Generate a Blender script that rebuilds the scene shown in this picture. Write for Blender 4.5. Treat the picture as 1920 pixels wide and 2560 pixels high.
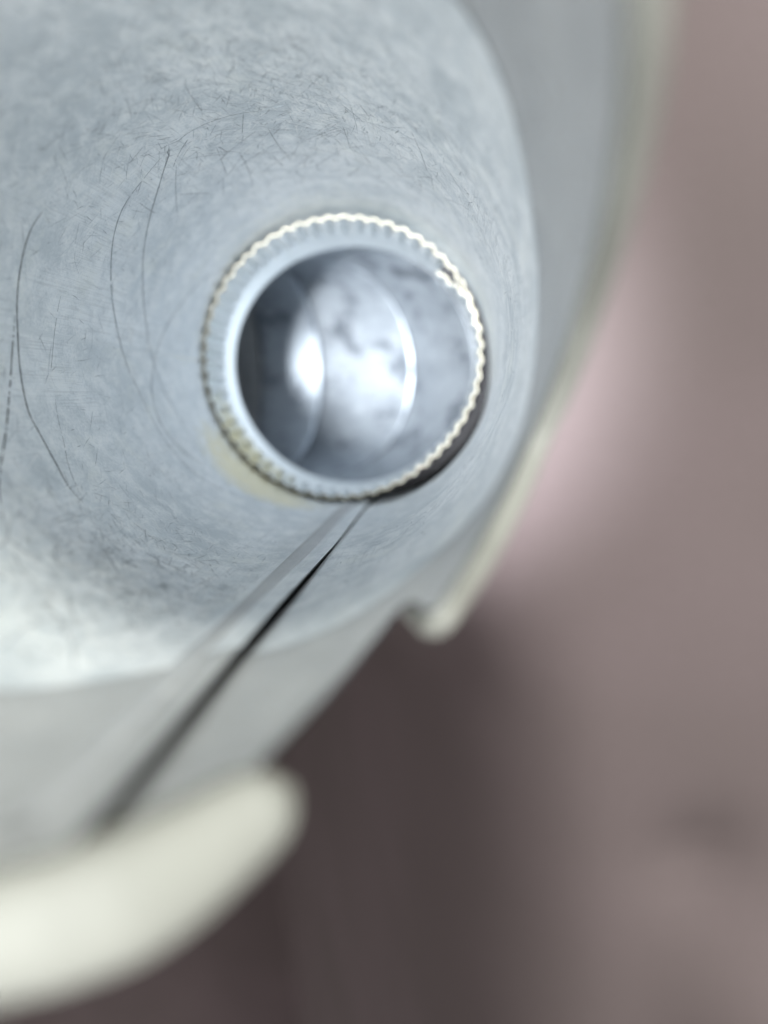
import bpy, bmesh, math, random
from mathutils import Vector, Matrix, noise
for o in list(bpy.data.objects): bpy.data.objects.remove(o)
S = bpy.context.scene
COL = S.collection
MM = 0.001
R = 52.5                                   # inner radius of the wide pipe, millimetres
rad = math.radians

# ---------------------------------------------------------------- camera
FPX = 2000.0                               # focal length in pixels of a 1920 px wide frame
cam_d = bpy.data.cameras.new('camera')
cam = bpy.data.objects.new('camera', cam_d); COL.objects.link(cam); S.camera = cam
cam_d.sensor_fit = 'HORIZONTAL'; cam_d.sensor_width = 36.0; cam_d.lens = 36.0 * FPX / 1920.0
cam_d.clip_start = 0.002; cam_d.clip_end = 50.0
ROT = Matrix(((0.99647566, -0.01163011, 0.08307222), (0.0, 0.99034175, 0.13864784), (-0.08388237, -0.1381592, 0.98685145)))
cam.matrix_world = Matrix.Translation(Vector((38.494, -14.638, 446.64)) * MM) @ ROT.to_4x4()
cam_d.dof.use_dof = True; cam_d.dof.focus_distance = 0.188; cam_d.dof.aperture_fstop = 7.2

# ---------------------------------------------------------------- light
W = bpy.data.worlds.new('World'); S.world = W; W.use_nodes = True
bg = W.node_tree.nodes['Background']; bg.inputs[0].default_value = (1.0, 0.955, 0.90, 1); bg.inputs[1].default_value = 0.22
def area(name, loc, target, size, power, color):
    l = bpy.data.lights.new(name, 'AREA'); l.shape = 'DISK'; l.size = size; l.energy = power; l.color = color
    o = bpy.data.objects.new(name, l); COL.objects.link(o); o.location = loc
    o.rotation_euler = (Vector(target) - Vector(loc)).to_track_quat('-Z', 'Y').to_euler()
    return o
area('window_light', (0.85, 1.25, 1.45), (0, 0, 0.35), 0.5, 33.0, (0.99, 1.0, 0.90))
lamp_d = bpy.data.lights.new('pipe_fill_spot', 'SPOT'); lamp_d.energy = 425.0; lamp_d.color = (0.965, 0.985, 1.0)  # added fill spot aimed down the pipe to brighten wall and elbow
lamp_d.spot_size = math.radians(8.4); lamp_d.spot_blend = 1.0; lamp_d.shadow_soft_size = 0.07
lamp = bpy.data.objects.new('pipe_fill_spot', lamp_d); COL.objects.link(lamp); lamp.location = (-0.06, -0.06, 1.65)
lamp.rotation_euler = (Vector((0, 0, 0.25)) - lamp.location).to_track_quat('-Z', 'Y').to_euler()
S.view_settings.view_transform = 'Standard'; S.view_settings.look = 'None'
S.view_settings.exposure = 0.9; S.view_settings.gamma = 1.0
S.cycles.max_bounces = 9; S.cycles.diffuse_bounces = 7; S.cycles.glossy_bounces = 7
S.cycles.use_adaptive_sampling = True; S.cycles.adaptive_threshold = 0.03; S.cycles.sample_clamp_indirect = 4.0
S.cycles.use_denoising = True

# ---------------------------------------------------------------- helpers
def obj(name, me, mat=None, parent=None):
    o = bpy.data.objects.new(name, me); COL.objects.link(o)
    if mat: me.materials.append(mat)
    if parent: o.parent = parent
    return o
def tag(o, label=None, cat=None, group=None, kind=None):
    for k, v in (('label', label), ('category', cat), ('group', group), ('kind', kind)):
        if v: o[k] = v
    return o
def empty(name, loc=(0, 0, 0)):
    o = bpy.data.objects.new(name, None); COL.objects.link(o); o.location = Vector(loc); o.empty_display_size = 0.02
    return o
def grid_mesh(name, pts, uvs=None, closed=False, smooth=True):
    """pts[i][j] in millimetres -> quad sheet; uvs[i][j] in centimetres on the unrolled sheet."""
    n, m = len(pts), len(pts[0])
    me = bpy.data.meshes.new(name)
    V = [Vector(p) * MM for row in pts for p in row]
    F = []
    for i in range(n - 1 + (1 if closed else 0)):
        a, b = i, (i + 1) % n
        for j in range(m - 1):
            F.append((a * m + j, b * m + j, b * m + j + 1, a * m + j + 1))
    me.from_pydata(V, [], F); me.update()
    if uvs:
        flat = [u for row in uvs for u in row]
        lay = me.uv_layers.new(name='sheet')
        for l in me.loops: lay.data[l.index].uv = flat[l.vertex_index]
    if smooth: me.polygons.foreach_set('use_smooth', [True] * len(me.polygons))
    return me
def solid(o, t, offset):
    s = o.modifiers.new('thickness', 'SOLIDIFY'); o.data.materials.append(M_gap_shade); s.material_offset_rim = 1; s.thickness = t * MM; s.offset = offset; s.use_rim = True  # sheet edges painted black so they catch no light
    return o
def lerp_table(tab, x):
    if x <= tab[0][0]: return tab[0][1]
    for (a, va), (b, vb) in zip(tab, tab[1:]):
        if x <= b:
            f = (x - a) / (b - a); return va + (vb - va) * f
    return tab[-1][1]
def sstep(a, b, x):
    t = max(0.0, min(1.0, (x - a) / (b - a))); return t * t * (3 - 2 * t)
def catmull(pts, n):
    P = [pts[0]] + list(pts) + [pts[-1]]; out = []
    for i in range(1, len(P) - 2):
        p0, p1, p2, p3 = [Vector(q) for q in P[i - 1:i + 3]]
        for k in range(n):
            t = k / n
            out.append(0.5 * ((2 * p1) + (-p0 + p2) * t + (2 * p0 - 5 * p1 + 4 * p2 - p3) * t * t + (-p0 + 3 * p1 - 3 * p2 + p3) * t ** 3))
    out.append(Vector(P[-1])); return out

# ---------------------------------------------------------------- materials
class NT:
    def __init__(s, name):
        s.m = bpy.data.materials.new(name); s.m.use_nodes = True; s.t = s.m.node_tree
        s.b = s.t.nodes['Principled BSDF']
    def n(s, typ, **kw):
        x = s.t.nodes.new(typ)
        for k, v in kw.items(): setattr(x, k, v)
        return x
    def l(s, a, b): s.t.links.new(a, b)
    def val(s, sock, v):
        if hasattr(v, 'is_linked') or hasattr(v, 'links'): s.l(v, sock)
        else: sock.default_value = v
    def math(s, op, a, b=0.0, clamp=False):
        x = s.n('ShaderNodeMath', operation=op, use_clamp=clamp); s.val(x.inputs[0], a); s.val(x.inputs[1], b); return x.outputs[0]
    def ramp(s, f, lo, hi, a=0.0, b=1.0):
        x = s.n('ShaderNodeMapRange', interpolation_type='SMOOTHSTEP'); s.l(f, x.inputs[0])
        for i, v in zip((1, 2, 3, 4), (lo, hi, a, b)): x.inputs[i].default_value = v
        return x.outputs[0]
    def mapping(s, vec, scale=(1, 1, 1), rot=0.0, loc=(0, 0, 0)):
        x = s.n('ShaderNodeMapping'); s.l(vec, x.inputs[0]); x.inputs['Scale'].default_value = scale
        x.inputs['Rotation'].default_value = (0, 0, rot); x.inputs['Location'].default_value = loc; return x.outputs[0]
    def noise(s, vec, scale, detail=3.0, rough=0.55, dist=0.0):
        x = s.n('ShaderNodeTexNoise'); s.l(vec, x.inputs['Vector']); x.inputs['Scale'].default_value = scale
        x.inputs['Detail'].default_value = detail; x.inputs['Roughness'].default_value = rough; x.inputs['Distortion'].default_value = dist
        return x.outputs['Fac']
    def mix(s, f, a, b, mode='MIX'):
        x = s.n('ShaderNodeMix', data_type='RGBA', blend_type=mode); s.val(x.inputs[0], f)
        for i, v in ((6, a), (7, b)):
            if isinstance(v, tuple): x.inputs[i].default_value = (*v, 1)
            else: s.l(v, x.inputs[i])
        return x.outputs[2]

def galvanised(name, dark, light, metallic=0.55, rough=0.42, scratches=0.6, stain_glow=None, oxide=0.5, blotch=0.0, tint=(0.55, 0.47, 0.26)):
    k = NT(name)
    uv = k.n('ShaderNodeUVMap'); uv.uv_map = 'sheet'; u = uv.outputs[0]
    big = k.noise(k.mapping(u, (0.35, 0.22, 1)), 1.0, 3, 0.6)
    mid = k.noise(k.mapping(u, (1.0, 0.8, 1), loc=(7, 3, 0)), 1.8, 6, 0.68, 0.5)
    fine = k.noise(k.mapping(u, (1, 1, 1), loc=(3, 9, 0)), 14.0, 4, 0.7)
    f = k.math('ADD', k.math('MULTIPLY', big, 0.36), k.math('ADD', k.math('MULTIPLY', mid, 0.36), k.math('MULTIPLY', fine, 0.28)))
    col = k.mix(k.ramp(f, 0.40, 0.60), dark, light)
    # cloudy white zinc oxide with a speckled edge
    ox = k.noise(k.mapping(u, (0.6, 0.42, 1), loc=(21, 4, 0)), 1.0, 6, 0.72, 0.3)
    oxm = k.math('MULTIPLY', k.ramp(ox, 0.52, 0.68), oxide)
    col = k.mix(oxm, col, (0.93, 0.95, 0.93) if scratches or not blotch else (0.42, 0.45, 0.48))
    frost = k.ramp(k.math('ADD', k.math('MULTIPLY', mid, 0.55), k.math('MULTIPLY', fine, 0.45)), 0.50, 0.60, 0.0, 0.3 if scratches else 0.0)
    col = k.mix(frost, col, (0.97, 0.98, 0.97))
    # hairline scratches: stretched noise cut to thin lines, several directions
    tot = 0.0
    if scratches:
        tot = None
        mask = k.ramp(big, 0.46, 0.60)
        for i, (ang, sx, sy) in enumerate(((0.5, 12, 0.22), (1.9, 10, 0.2))):
            ln = k.noise(k.mapping(u, (sx, sy, 1), rot=ang), 1.0, 1, 0.5, 0.0)
            line = k.ramp(k.math('ABSOLUTE', k.math('SUBTRACT', ln, 0.5)), 0.004, 0.024, 1.0, 0.0)
            line = k.math('MULTIPLY', line, mask)
            tot = line if tot is None else k.math('MAXIMUM', tot, line)
    tot = k.math('MULTIPLY', tot, scratches)
    col = k.mix(k.math('MULTIPLY', tot, 0.55), col, (0.16, 0.18, 0.20))
    # fine rubbed grain
    grain = k.noise(k.mapping(u, (40, 6, 1), rot=0.4), 1.0, 1, 0.6)
    col = k.mix(k.ramp(grain, 0.58, 0.75, 0.0, 0.25), col, (0.80, 0.84, 0.86) if not blotch else (0.40, 0.43, 0.46))
    if blotch:
        bl = k.noise(k.mapping(u, (0.36, 0.30, 1), loc=(2.2, 8.4, 0)), 1.3, 6, 0.72)
        col = k.mix(k.ramp(bl, 0.49, 0.66, 0.0, blotch), col, (0.055, 0.068, 0.09))
    if stain_glow:  # yellow stain and reflected warm glow by the ring, painted into the colour
        su, sv, ru, rv = stain_glow
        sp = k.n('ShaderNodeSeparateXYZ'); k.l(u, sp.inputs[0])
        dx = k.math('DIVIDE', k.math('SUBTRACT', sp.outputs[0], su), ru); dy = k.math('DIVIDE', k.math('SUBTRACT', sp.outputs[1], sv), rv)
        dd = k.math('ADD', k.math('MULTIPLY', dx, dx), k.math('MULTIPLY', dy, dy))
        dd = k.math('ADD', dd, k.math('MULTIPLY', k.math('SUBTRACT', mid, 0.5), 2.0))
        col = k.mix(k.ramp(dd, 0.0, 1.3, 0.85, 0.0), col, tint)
    k.l(col, k.b.inputs['Base Color'])
    k.b.inputs['Metallic'].default_value = metallic
    rg = k.math('ADD', k.math('MULTIPLY', k.math('SUBTRACT', mid, 0.5), 0.25), k.math('ADD', k.math('MULTIPLY', fine, 0.10), rough))
    k.l(k.math('ADD', rg, k.math('MULTIPLY', oxm, 0.15)), k.b.inputs['Roughness'])
    bp = k.n('ShaderNodeBump'); bp.inputs['Strength'].default_value = 0.25; bp.inputs['Distance'].default_value = 0.0002
    k.l(k.math('SUBTRACT', k.math('ADD', fine, k.math('MULTIPLY', mid, 0.6)), k.math('MULTIPLY', tot, 0.7)), bp.inputs['Height'])
    k.l(bp.outputs[0], k.b.inputs['Normal'])
    return k.m
def plain(name, col, rough=0.5, metallic=0.0, var=0.12, scale=300):
    k = NT(name); tc = k.n('ShaderNodeTexCoord')
    n = k.noise(tc.outputs['Object'], scale, 4, 0.6)
    k.l(k.mix(k.ramp(n, 0.35, 0.65), tuple(c * (1 - var) for c in col), tuple(min(1, c * (1 + var)) for c in col)), k.b.inputs['Base Color'])
    k.b.inputs['Roughness'].default_value = rough; k.b.inputs['Metallic'].default_value = metallic
    return k.m

M_body = galvanised('zinc_body', (0.66, 0.705, 0.735), (0.94, 0.965, 0.985), scratches=0.3, stain_glow=(-11.6, 17.2, 2.6, 2.4), oxide=0.5, tint=(0.90, 0.82, 0.55))
M_collar = galvanised('zinc_collar', (0.43, 0.44, 0.45), (0.50, 0.51, 0.52), scratches=0, oxide=0.15, rough=0.5)
M_fold = galvanised('zinc_fold', (0.50, 0.51, 0.53), (0.60, 0.61, 0.62), scratches=0, oxide=0.15, rough=0.5)
M_rim = plain('zinc_rim', (0.092, 0.093, 0.081), 0.75, 0.0, 0.08, 60)
M_elbow = galvanised('zinc_elbow', (0.27, 0.305, 0.345), (0.37, 0.41, 0.455), scratches=0, oxide=0.2, rough=0.46, metallic=0.7, blotch=0.75)
M_crimp = galvanised('zinc_crimped', (0.82, 0.86, 0.86), (0.91, 0.94, 0.94), scratches=0, oxide=0.3, rough=0.32, metallic=0.75, stain_glow=(-12.2, 14.6, 2.4, 1.6), tint=(0.86, 0.78, 0.50))
M_edge = plain('cut_edge', (0.54, 0.515, 0.42), 0.5, 0.1, 0.06)
M_tail = galvanised('zinc_dull', (0.18, 0.19, 0.20), (0.27, 0.28, 0.29), scratches=0, oxide=0.1, rough=0.55, metallic=0.4, blotch=0.5)
M_gap_shade = plain('gap_shade', (0.012, 0.012, 0.014), 0.9)  # shade of seam, slot and gaps painted in as black
M_mark = plain('scratch_dark', (0.03, 0.033, 0.038), 0.9, 0.0, 0.35, 1500)
M_mark_soft = plain('scratch_grey', (0.24, 0.265, 0.29), 0.9, 0.0, 0.3, 1500)
M_mark_faint = plain('scratch_faint', (0.36, 0.39, 0.42), 0.9, 0.0, 0.3, 1500)
M_grain_dark = plain('grain_dark', (0.47, 0.51, 0.54), 0.7, 0.2, 0.3, 400)
M_grain_light = plain('grain_light', (0.97, 0.98, 0.98), 0.5, 0.3, 0.03, 400)
M_mark_white = plain('scratch_bright', (0.80, 0.83, 0.85), 0.35, 0.5, 0.1, 1500)

# ---------------------------------------------------------------- ground: mauve cloth with soft folds
def ground_z(x, y):
    z = 5.0 * (noise.noise(Vector((x / 150, y / 150, 3.1))))
    def g(cx, cy, s, h): return h * math.exp(-((x - cx) ** 2 + (y - cy) ** 2) / (2 * s * s))
    z += g(228, -385, 36, 26) + g(190, -150, 60, 8) - g(186, -285, 20, 14) + g(250, 60, 60, 8)
    z = min(z, 34) - 6 if (x * x + y * y) > 130 ** 2 else min(z, 0) - 6
    # cloth falls away steeper and steeper: slope added to turn from the light and darken
    u = max(0.0, 135 - x - 0.1 * (y + 250)); lim = 150.0
    drop = u * u / 110 if u < lim else lim * lim / 110 + (u - lim) * 2 * lim / 110
    return z - min(drop, 1600) * sstep(-75, -215, y)
pts = []
N = 180
for i in range(N + 1):
    row = []
    for j in range(N + 1):
        fx = (i / N * 2 - 1); fy = (j / N * 2 - 1)
        x = math.copysign(abs(fx) ** 1.8, fx) * 2000; y = math.copysign(abs(fy) ** 1.8, fy) * 2000
        row.append((x, y, ground_z(x, y)))
    pts.append(row)
k = NT('mauve_cloth'); tc = k.n('ShaderNodeTexCoord')
a = k.noise(tc.outputs['Object'], 4.0, 2, 0.5); b = k.noise(tc.outputs['Object'], 900.0, 2, 0.5)
c = k.mix(k.ramp(a, 0.35, 0.68), (0.172, 0.139, 0.146), (0.200, 0.159, 0.172)); c = k.mix(k.ramp(b, 0.4, 0.7, 0.0, 0.3), c, (0.130, 0.103, 0.104))
k.l(c, k.b.inputs['Base Color']); k.b.inputs['Roughness'].default_value = 0.95
bp = k.n('ShaderNodeBump'); bp.inputs['Strength'].default_value = 0.5; bp.inputs['Distance'].default_value = 0.001; k.l(b, bp.inputs['Height']); k.l(bp.outputs[0], k.b.inputs['Normal'])
tag(obj('ground', grid_mesh('ground', pts), k.m), 'mauve brown cloth the ducting stands on, far out of focus', kind='structure')

# ---------------------------------------------------------------- the wide pipe
# angle t runs from -80.2 (free wall at the seam) anticlockwise to 279.8 (the folded sheet edge on the other side of the seam)
T0, T1 = -80.0, 279.8
def lift(z): return 0.25 + 1.6 * sstep(235, 330, z)           # how far the folded edge stands off the wall
def wall_r(t, z):
    r = R + 0.25 * noise.noise(Vector((math.cos(rad(t)) * 1.6, math.sin(rad(t)) * 1.6, z / 45)))
    r += 3.8 * math.exp(-((t + 44) / 28) ** 2) * (1 - sstep(158, 178, z))
    if t > 262: r -= 0.5 * sstep(262, 270, t)                 # slight sag of the sheet towards the fold
    if t > 269.5:
        r -= lift(z) * (0.95 * sstep(269.5, 275.0, t)) - 0.5 * sstep(269.5, 275, t) + 0.12 * sstep(275.2, 276, t)
    return r
def thetas(n):
    base = [T0 + (262 - T0) * i / n for i in range(n + 1)]
    return base + [262 + (T1 - 262) * i / 40 for i in range(1, 41)]
def cyl(t, r, z, cx=0, cy=0): return (cx + r * math.cos(rad(t)), cy + r * math.sin(rad(t)), z)
# depth (z) of the far sheet's end and of the open mouth, read round the pipe
EDGE = [(-80, 336), (-62, 333), (-50, 327), (-36, 329), (-24, 326), (-14, 317), (-5, 312), (6, 312), (16, 316), (26, 327), (36, 336), (50, 338), (90, 338), (180, 350), (240, 362), (253, 357), (262, 346), (270, 341), (280, 337)]
MOUTH = [(-80.2, 391), (-76.9, 389), (-71.3, 385), (-66.7, 382), (-65.8, 376), (-58, 357), (-53, 345), (-50.4, 345), (-48.5, 352), (-46.5, 360), (-45, 362), (-42, 358),
         (-34, 348), (-26, 341.5), (-21, 340), (-14, 344), (-4, 355), (1.3, 365), (7.2, 374.5), (14.3, 383.5), (25, 391), (45, 397), (90, 400), (180, 402), (250, 399), (275, 393), (279.8, 391)]
def edge(t): return sum(lerp_table(EDGE, t + d) for d in (-4, -2, 0, 2, 4)) / 5
def mouth(t):
    if t < -42: return lerp_table(MOUTH, t)
    return sum(lerp_table(MOUTH, t + d) for d in (-3, -2, -1, 0, 1, 2, 3)) / 7
pipe = tag(empty('duct_pipe', (0, 0, 0.118)), 'wide galvanised sheet steel pipe with scratched inside wall, lengthwise seam and rolled mouth', 'pipe')
def child(name, me, mat, parent=pipe):
    o = obj(name, me, mat, parent)
    if parent is pipe: o.matrix_parent_inverse = Matrix.Translation(-Vector((0, 0, 0.118)))
    return o
TH = thetas(240)
def uvp(t, z): return (rad(t if t <= 180 else t - 360) * R / 10 if t <= 180 else rad(t - 360) * R / 10, z / 10)
def sheet(name, lo, hi, dr, nz, mat, split=180):
    pts, uvs = [], []
    for t in TH:
        a, b = lo(t), hi(t); row, ur = [], []
        for j in range(nz + 1):
            z = a + (b - a) * j / nz
            row.append(cyl(t, wall_r(t, z) + dr(t, z), z)); ur.append((rad(t) * R / 10, z / 10))
        pts.append(row); uvs.append(ur)
    # the unrolled sheet is measured from -180 to 180 so that the painted warm patches sit where they were read
    for ur, t in zip(uvs, TH):
        if t > 180:
            for j in range(len(ur)): ur[j] = (ur[j][0] - 2 * math.pi * R / 10, ur[j][1])
    return child(name, grid_mesh(name, pts, uvs), mat)
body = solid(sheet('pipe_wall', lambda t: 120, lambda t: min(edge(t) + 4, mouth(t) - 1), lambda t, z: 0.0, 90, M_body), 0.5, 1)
collar = solid(sheet('end_collar', lambda t: edge(t), lambda t: mouth(t), lambda t, z: -0.12, 40, M_collar), 0.5, 1)
# dull folded strip that lies along the seam
pts, uvs = [], []
for i in range(61):
    z = 160 + (385 - 160) * i / 60; row, ur = [], []
    for q, h in ((269.6, 0.05), (270.0, 0.4), (271.5, 0.45), (273.6, 0.45), (274.0, 0.4), (274.3, 0.02)):
        row.append(cyl(q, wall_r(q, z) - h - (0.14 if z > 330 else 0), z)); ur.append((rad(q - 360) * R / 10, z / 10))
    pts.append(row); uvs.append(ur)
child('seam_fold', grid_mesh('seam_fold', pts, uvs), M_fold)
# seam pocket: the channel behind the folded edge
pts = []
for i in range(60):
    z = 121 + (392 - 121) * i / 59
    prof = [(-79.6, R + 0.7), (-80.3, R + 1.6), (-81.0, R + 3.6), (-84, R + 4.2), (-90.5, R + 3.6), (-91.2, R + 0.9)]
    if z > 330: prof = [(t, r + 0.9) for t, r in prof]
    pts.append([cyl(t, r, z) for t, r in prof])
child('seam_channel', grid_mesh('seam_channel', pts), M_gap_shade)
# rolled rim: a bead curled outward round the mouth, broken at the notch beside the seam
def roll_path():
    P = []
    HOOK = [(-52.5, 343.5), (-50, 350), (-47.5, 360.5), (-45.4, 364), (-42, 359.5), (-38, 354)]
    for i in range(321):
        t = -52.5 + (297.5 + 52.5) * i / 320          # anticlockwise from one side of the notch to the other
        if t < -38: z = sum(lerp_table(HOOK, t + d) for d in (-1, -0.5, 0, 0.5, 1)) / 5
        elif t < 275: z = mouth(t) + 0.8
        else: z = lerp_table([(275, 393.5), (279, 392.3), (283.1, 390.5), (288.7, 386.5), (293.5, 383), (297.5, 381.5)], t)
        rr = (1 + 0.10 * noise.noise(Vector((t / 9.0, 2.2, 0)))) * (1.5 - 0.5 * sstep(-36, -46, t)) + 2.5 * sstep(180, 285, t) + 0.25 * math.exp(-((t + 48) / 5) ** 2)
        rr *= 1 - 0.28 * sstep(284, 297, t)
        P.append((Vector(cyl(t, R + 0.5 + rr * 0.5, z)), rr, t))
    return P
P = roll_path(); rows = []
NS = 18
for i, (c, rr, t) in enumerate(P):
    a = P[max(0, i - 1)][0]; b = P[min(len(P) - 1, i + 1)][0]; d = (b - a).normalized()
    rad_v = Vector((math.cos(rad(t)), math.sin(rad(t)), 0)); n1 = (rad_v - d * rad_v.dot(d)).normalized(); n2 = d.cross(n1)
    e = min(i, len(P) - 1 - i); s_len = e * 0.95
    f = math.sqrt(max(0.0, 1 - (1 - min(1, s_len / max(rr * 1.5, .1))) ** 2))
    rows.append([tuple(c + (n1 * (1.0 + 0.35 * sstep(180, 285, t)) * math.cos(q * 2 * math.pi / NS) + n2 * (1.0 - 0.18 * sstep(180, 285, t)) * math.sin(q * 2 * math.pi / NS)) * rr * max(f, 0.03)) for q in range(NS + 1)])
child('rolled_rim', grid_mesh('rolled_rim', rows), M_rim)

# scratches and scribed lines on the inside wall: (angle, height) along each
SCR = {
'a': [(152.8, 280.3), (156.5, 281.7), (160.9, 282.2), (167.3, 282.2), (173.6, 282.2), (-179.1, 282.2), (-171.7, 283.3), (-165.2, 284.5), (-160.2, 285.2), (-154.4, 284.5), (-147.7, 284.9), (-142.0, 286.3), (-136.8, 286.2)],
'b': [(176.8, 282.9), (-177.4, 284.3), (-170.5, 287.1), (-165.1, 290.2), (-158.8, 294.8), (-153.2, 300.1), (-148.7, 305.2), (-143.8, 310.4), (-139.2, 314.0), (-136.3, 317.0)],
'c': [(123.1, 253.2), (124.1, 251.5), (125.1, 249.5), (133.2, 240.9), (142.4, 233.3), (152.9, 225.4), (160.7, 219.2), (171.6, 211.7), (-176.8, 206.0), (-166.0, 200.3), (-153.9, 194.9), (-141.4, 195.8)],
'c2': [(123.1, 253.2), (123.5, 253.9), (127.9, 255.1), (132.5, 255.8), (138.5, 257.2), (144.3, 259.6), (150.1, 261.1)],
'd': [(126.2, 251.7), (134.2, 250.1), (142.6, 249.6), (150.4, 246.7), (158.9, 241.7), (167.5, 236.5), (176.3, 231.1), (-174.3, 226.1), (-164.3, 220.5), (-154.8, 218.4), (-147.1, 216.9), (-138.4, 215.1), (-130.1, 210.3), (-121.6, 201.8), (-112.5, 188.9)],
'e': [(141.1, 157.4), (149.2, 171.8), (160.3, 184.0), (171.6, 195.4), (-178.4, 203.8), (-169.0, 210.3), (-159.5, 213.5), (-149.4, 211.6), (-141.3, 205.3), (-138.1, 200.0)],
'f': [(170.0, 263.9), (177.1, 265.6), (-175.8, 268.0), (-171.1, 270.3)],
'g': [(-164.7, 271.6), (-159.4, 273.9), (-153.3, 276.3), (-147.3, 280.2), (-142.2, 282.9), (-137.7, 285.1)],
'h': [(121.1, 253.3), (115.0, 254.4), (108.5, 254.1), (101.2, 253.1), (96.7, 251.8)],
'i': [(141.2, 279.2), (138.1, 279.6)],
'j': [(-119.3, 328.9), (-114.0, 331.6), (-108.6, 337.4), (-103.5, 345.7)],
'k': [(-114.5, 347.5), (-115.5, 338.8), (-115.0, 332.9), (-112.6, 329.6)],
'l': [(-117.6, 322.7), (-113.5, 328.0), (-110.3, 332.0)],
}
def scratch(line, w, mat, broken=0.0, seed=0):
    rnd = random.Random(seed)
    pp = []; prev = None
    for t, z in line:
        if prev is not None:
            while t - prev > 180: t -= 360
            while t - prev < -180: t += 360
        prev = t; pp.append((t, z, 0))
    C = catmull(pp, 10); me = bpy.data.meshes.new('scratch'); V = []; F = []
    n = len(C)
    for i, p in enumerate(C):
        q = C[min(n - 1, i + 1)] - C[max(0, i - 1)]
        ds, dz = rad(q[0]) * R, q[1]; L = math.hypot(ds, dz) or 1; nx, nz = -dz / L, ds / L
        ww = w * (0.25 + 0.75 * min(1, min(i, n - 1 - i) / (0.15 * n))) * (0.75 + 0.5 * rnd.random())
        tw = p[0] if p[0] >= T0 else p[0] + 360
        for s, h in ((-1, 0.015), (0, 0.035), (1, 0.015)):
            tt = tw + math.degrees(nx * ww * s / R); z = p[1] + nz * ww * s
            V.append(Vector(cyl(tt, wall_r(tt, z) - h, z)) * MM)
    for i in range(n - 1):
        if rnd.random() < broken: continue
        for s in (0, 1): F.append((i * 3 + s, i * 3 + s + 1, i * 3 + s + 4, i * 3 + s + 3))
    me.from_pydata(V, [], F); me.update(); return child('scratch', me, mat)
for key, w, mat, br in (('a', 0.21, M_mark, 0.0), ('b', 0.19, M_mark, 0.25), ('c', 0.21, M_mark_soft, 0), ('c2', 0.09, M_mark_white, 0.2), ('d', 0.20, M_mark_soft, 0.03),
                        ('e', 0.22, M_mark_soft, 0), ('f', 0.09, M_mark_soft, 0.3), ('g', 0.08, M_mark_soft, 0.3), ('h', 0.10, M_mark_soft, 0), ('i', 0.08, M_mark_white, 0),
                        ('j', 0.4, M_mark_faint, 0), ('k', 0.35, M_mark_faint, 0), ('l', 0.35, M_mark_faint, 0)):
    scratch(SCR[key], w, mat, br, hash(key) % 97 if False else ord(key[0]))
# the scuffed patch of short crossing scratches above the crimped end
rnd = random.Random(5)
for i in range(150):
    t = rnd.gauss(84, 26); z = rnd.gauss(228, 22); L = rnd.uniform(4, 30) * rnd.random() + 3; an = rnd.choice((rnd.gauss(0.9, 0.35), rnd.gauss(2.2, 0.35), rnd.gauss(1.57, 0.3))); bend = rnd.uniform(-0.1, 0.1)
    line = []
    for s in range(4):
        u = (s / 3 - 0.5) * L; line.append((t + math.degrees(u * math.cos(an + bend * s / 3) / R), z + u * math.sin(an + bend * s / 3)))
    scratch(line, rnd.uniform(0.05, 0.14), rnd.choice((M_mark_faint, M_mark_faint, M_mark_soft, M_mark_white)), 0.05, i)

# smeared scuffs in the pale patch low on the wall, by the mouth
for i in range(34):
    t = rnd.gauss(-116, 9); z = rnd.gauss(322, 14); L = rnd.uniform(4, 15); an = rnd.uniform(0, 3.14); bend = rnd.uniform(-0.8, 0.8)
    line = []
    for s in range(5):
        u = (s / 4 - 0.5) * L; line.append((t + math.degrees(u * math.cos(an + bend * s / 4) / R), min(z + u * math.sin(an + bend * s / 4), 345)))
    scratch(line, rnd.uniform(0.06, 0.22), rnd.choice((M_mark_faint, M_mark_faint, M_mark_white)), 0.05, i)
# the fine rubbed grain: thousands of short hairline scratches, far too many to count
def grain(mat, count, seed, wlo, whi):
    rn = random.Random(seed); V, F = [], []
    for i in range(count):
        q = rn.random()
        if q < 0.30: t, z = rn.gauss(85, 32), rn.gauss(265, 34)          # above the crimped end
        elif q < 0.52: t, z = rn.gauss(245, 14), rn.gauss(312, 24)       # low by the mouth
        elif q < 0.66: t, z = rn.gauss(0, 30), rn.gauss(265, 40)
        else: t, z = rn.uniform(-78, 268), rn.uniform(170, 350)
        if not (-78 < t < 268) or not (165 < z < min(lerp_table(EDGE, t), 356) - 9): continue
        L = rn.uniform(1.0, 4.0) + 6 * rn.random() ** 3; w = rn.uniform(wlo, whi)
        an = rn.choice((rn.gauss(0.5, 0.35), rn.gauss(1.15, 0.4), rn.gauss(2.2, 0.4))); b = rn.gauss(0, 0.07)
        k0 = len(V)
        for sgm in range(4):
            u = (sgm / 3 - 0.5) * L; a2 = an + b * (sgm / 3 - 0.5); ww = w * (0.3, 1, 1, 0.3)[sgm]
            cx, cz = t + math.degrees(u * math.cos(a2) / R), z + u * math.sin(a2)
            for sd in (-1, 1):
                tt, zz = cx - math.degrees(sd * ww * math.sin(a2) / R), cz + sd * ww * math.cos(a2)
                V.append(Vector(cyl(tt, wall_r(tt, zz) - 0.03 - 0.004 * (i % 5), zz)) * MM)
        for sgm in range(3): F.append((k0 + 2 * sgm, k0 + 2 * sgm + 1, k0 + 2 * sgm + 3, k0 + 2 * sgm + 2))
    me = bpy.data.meshes.new('fine_scratches'); me.from_pydata(V, [], F); me.update()
    o = child('fine_scratches', me, mat); o['kind'] = 'stuff'
grain(M_grain_dark, 6000, 11, 0.03, 0.10)
grain(M_grain_light, 4500, 12, 0.03, 0.08)
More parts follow.
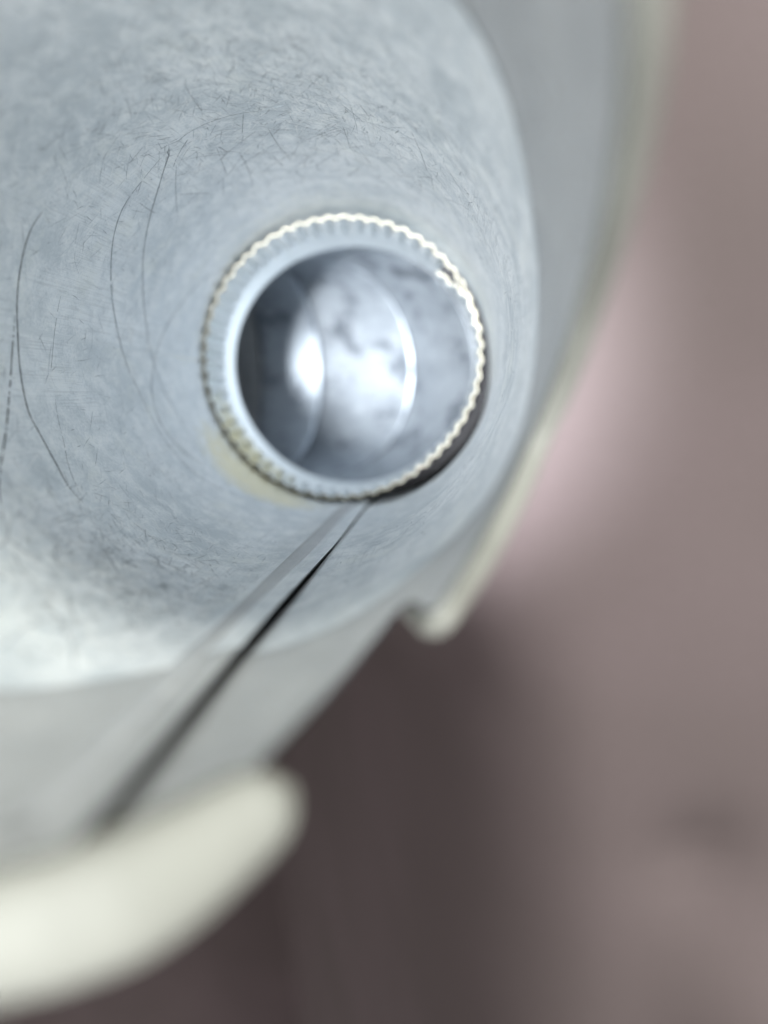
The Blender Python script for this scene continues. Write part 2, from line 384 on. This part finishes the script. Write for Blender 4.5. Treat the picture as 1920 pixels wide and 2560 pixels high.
# bright nicks scattered over the wall
for i in range(28):
    t = rnd.uniform(20, 250); z = rnd.uniform(200, 320); L = rnd.uniform(1.5, 7); an = rnd.gauss(1.2, 0.6)
    scratch([(t + math.degrees(u * L * math.cos(an) / R), z + u * L * math.sin(an)) for u in (-0.5, 0, 0.5)], rnd.uniform(0.03, 0.08), M_mark_white, 0.1, i)

# ---------------------------------------------------------------- the elbow with its crimped end
CX, CY = -1.5, -0.6
ZR = 157.0
RE = 50.2
elbow = tag(empty('duct_elbow', (CX * MM, CY * MM, 0.0)), 'jointed galvanised elbow whose crimped collar sits inside the wide pipe', 'elbow')
def echild(name, me, mat, parent=elbow):
    o = obj(name, me, mat, parent)
    if parent is elbow: o.matrix_parent_inverse = Matrix.Translation(-Vector((CX, CY, 0)) * MM)
    return o
axisA = Vector((CX, CY, 99.4)); LSEG = 33.2
dirs = [Vector((-math.sin(rad(30 * q)), 0, -math.cos(rad(30 * q)))) for q in range(4)]
joints = [axisA, axisA + dirs[1] * LSEG, axisA + dirs[1] * LSEG + dirs[2] * LSEG]
norms = [(dirs[q] + dirs[q + 1]).normalized() for q in range(3)]
end_pt = joints[2] + dirs[3] * 21
# collar: one sheet wrapped round with its ends overlapping near 35 degrees; fluted towards the free end
NF = 57
O0, O1 = 27.0, 43.5                                      # overlap: inner sheet end at O1, outer sheet carries on to O0
def crimp_r(t, z, layer):
    d = ZR - z
    amp = (0.5 + 1.0 * sstep(0, 5, d)) * (1 - sstep(17, 29, d))
    amp *= 1.0 + 0.5 * noise.noise(Vector((math.cos(rad(t)) * 7, math.sin(rad(t)) * 7, 5.0)))
    r = RE + amp * math.cos(rad(t) * NF + 0.9 * noise.noise(Vector((math.cos(rad(t)) * 4, math.sin(rad(t)) * 4, 9.0)))) - 0.5 * (1 - sstep(10, 26, d))
    r -= 1.5 * math.exp(-((((t + 48 + 180) % 360) - 180) / 32) ** 2)
    r += 0.35 * math.sin(rad(2 * t + 40)) + 0.2 * math.sin(rad(3 * t))
    return r
pts, uvs, edge = [], [], []
start, stop = O1, O1 + 360 - 0.2 + (O1 - O0) * 0 
steps = NF * 12
seq = []
for i in range(steps + 1):
    t = O1 - 360.0 + i * 360.0 / steps                  # from -316.5 to 43.5
    seq.append(t)
for t in seq:
    row, ur = [], []
    # the sheet's inner end slips inside: step in over the last degrees before O0..O1
    zt = ZR + 0.5 * math.sin(rad(t * 2 + 20)) + 0.35 * noise.noise(Vector((math.cos(rad(t)) * 9, math.sin(rad(t)) * 9, 1.0)))
    x0 = Vector(cyl(t, RE, 0, CX, CY))
    zj = axisA.z - ((x0 - axisA).x) * math.tan(rad(15))
    inn = 2.3 * sstep(-316.5 + 360 - 30, -316.5 + 360 - 12, t) * 0   # kept round; the tongue below makes the overlap
    for j in range(37):
        f = j / 36
        z = zt + (zj - zt) * (f ** 1.15)
        r = crimp_r(t, z, 0) - inn
        dj = z - zj
        r += 0.9 * (1 - sstep(0, 2.6, dj))
        row.append(cyl(t, r, z, CX, CY)); ur.append((rad((t + 180) % 360 - 180) * RE / 10, z / 10))
    pts.append(row); uvs.append(ur); edge.append(row[0])
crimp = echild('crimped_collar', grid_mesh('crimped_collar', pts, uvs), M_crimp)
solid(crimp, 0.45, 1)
# bright cut edge following the flutes
rows = []
for i, p in enumerate(edge):
    t = seq[i]; rv = Vector((math.cos(rad(t)), math.sin(rad(t)), 0)); c = Vector(p) + rv * 0.2 + Vector((0, 0, 0.12))
    rows.append([tuple(c + (rv * math.cos(q * math.pi / 4) + Vector((0, 0, 1)) * math.sin(q * math.pi / 4)) * 0.29) for q in range(9)])
echild('cut_edge', grid_mesh('cut_edge', rows), M_edge, crimp)
# the inner end of the sheet, tucked inside the outer one and leaving a slot
def tongue_off(t): return 3.3 * sstep(24.0, 40.0, t) ** 1.0 + 0.25
rows, uvs, erow = [], [], []
for i in range(61):
    t = 12 + (41.5 - 12) * i / 60
    row, ur = [], []
    for j in range(13):
        z = ZR + 0.4 - 30 * j / 12
        r = crimp_r(t, z, 1) - tongue_off(t) * (1 - sstep(16, 30, ZR - z)) - 0.3
        row.append(cyl(t, r, z, CX, CY)); ur.append((rad(t) * RE / 10, z / 10))
    rows.append(row); uvs.append(ur); erow.append((row[0], t))
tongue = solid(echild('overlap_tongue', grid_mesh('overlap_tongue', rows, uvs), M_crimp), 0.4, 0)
rows = []
for p, t in erow:
    rv = Vector((math.cos(rad(t)), math.sin(rad(t)), 0)); c = Vector(p) + Vector((0, 0, 0.15))
    rows.append([tuple(c + (rv * math.cos(q * math.pi / 4) + Vector((0, 0, 1)) * math.sin(q * math.pi / 4)) * 0.28) for q in range(9)])
echild('cut_edge', grid_mesh('cut_edge', rows), M_edge, tongue)
pts = [[cyl(t, r, ZR - 1.2, CX, CY) for r in (RE - 3.0 * sstep(24, 40, t), RE + 0.2)] for t in [22 + 20 * q / 20 for q in range(21)]]
echild('slot_shade', grid_mesh('slot_shade', pts), M_gap_shade, tongue)  # black sheet standing in for the slot's shade
# bead that stops the wide pipe: closes the gap between the two sheets far down
pts = [[cyl(t, r, z, CX, CY) for r, z in ((RE + 0.3, 126), (R + 5.0, 124.5), (R + 5.0, 119.5), (RE + 0.3, 118))] for t in range(0, 361, 4)]
echild('stop_bead', grid_mesh('stop_bead', pts), M_gap_shade)
# gores
def hit_plane(p, d, q, n): return p + d * ((q - p).dot(n) / d.dot(n))
def gore(d, q0, n0, q1, n1, ue, name='gore', mat=M_elbow, r0=RE, flare0=True, flare1=True):
    ex = Vector((0, 1, 0)); ey = d.cross(ex)
    rows, uvs = [], []
    mid = (q0 + q1) / 2
    for i in range(97):
        a = i / 96 * 2 * math.pi; o = ex * math.cos(a) + ey * math.sin(a)
        row, ur = [], []
        p = q0 + o * r0
        A = hit_plane(p, d, q0, n0); B = hit_plane(p, d, q1, n1); L = (B - A).length
        for j in range(25):
            s = 0.35 + (L - 0.7) * j / 24
            fl = 0.0
            if flare0: fl = max(fl, 1 - sstep(0, 1.4, s))
            if flare1: fl = max(fl, 1 - sstep(0, 1.4, L - s))
            row.append(tuple(A + d * s + o * (0.0 * fl))); ur.append((a * RE / 10 + ue, (ue * 3 + (A + d * s - mid).dot(d) / 10)))
        rows.append(row); uvs.append(ur)
    return solid(echild(name, grid_mesh(name, rows, uvs), mat), 0.45, 1)
g1 = gore(dirs[1], joints[0], norms[0], joints[1], norms[1], 3.0)
g2 = gore(dirs[2], joints[1], norms[1], joints[2], norms[2], 8.0)
g3 = gore(dirs[3], joints[2], norms[2], end_pt, dirs[3], 14.0, flare1=False)
def joint_band(q, d0, d1):
    rows = []
    n = (d0 + d1).normalized(); ex = Vector((0, 1, 0)); ey = d0.cross(ex)
    for i in range(97):
        a = i / 96 * 2 * math.pi; o = ex * math.cos(a) + ey * math.sin(a)
        A = hit_plane(q + o * (RE + 0.75), d0, q, n)
        rows.append([tuple(A - d0 * 2.0), tuple(A + o * 0.5), tuple(A + d1 * 2.0)])
    return echild('joint_band', grid_mesh('joint_band', rows), M_gap_shade)
for q in range(3): joint_band(joints[q], dirs[q], dirs[q + 1])
# the run of pipe the elbow leads into
tail = tag(empty('outlet_pipe', (end_pt.x * MM, end_pt.y * MM, 0)), 'dull dark pipe leading off sideways beyond the elbow', 'pipe')
rows, uvs = [], []
for i in range(97):
    a = i / 96 * 2 * math.pi; row, ur = [], []
    for j in range(21):
        x = end_pt.x + 8 - 240 * j / 20
        row.append((x, end_pt.y + (RE + 1.2) * math.cos(a), end_pt.z + (RE + 1.2) * math.sin(a))); ur.append((a * 5, x / 10))
    rows.append(row); uvs.append(ur)
o = obj('pipe_wall', grid_mesh('tail_wall', rows, uvs), M_tail, tail); o.matrix_parent_inverse = Matrix.Translation(-Vector((end_pt.x, end_pt.y, 0)) * MM); solid(o, 0.5, 1)
rows = [[(end_pt.x - 231, end_pt.y + q * math.cos(i / 48 * 2 * math.pi), end_pt.z + q * math.sin(i / 48 * 2 * math.pi)) for q in (0.5, 20, 40, RE + 1)] for i in range(49)]
o = obj('light_cap', grid_mesh('light_cap', rows), M_tail, tail); o.matrix_parent_inverse = Matrix.Translation(-Vector((end_pt.x, end_pt.y, 0)) * MM)  # unseen cap added to keep light out of the outlet
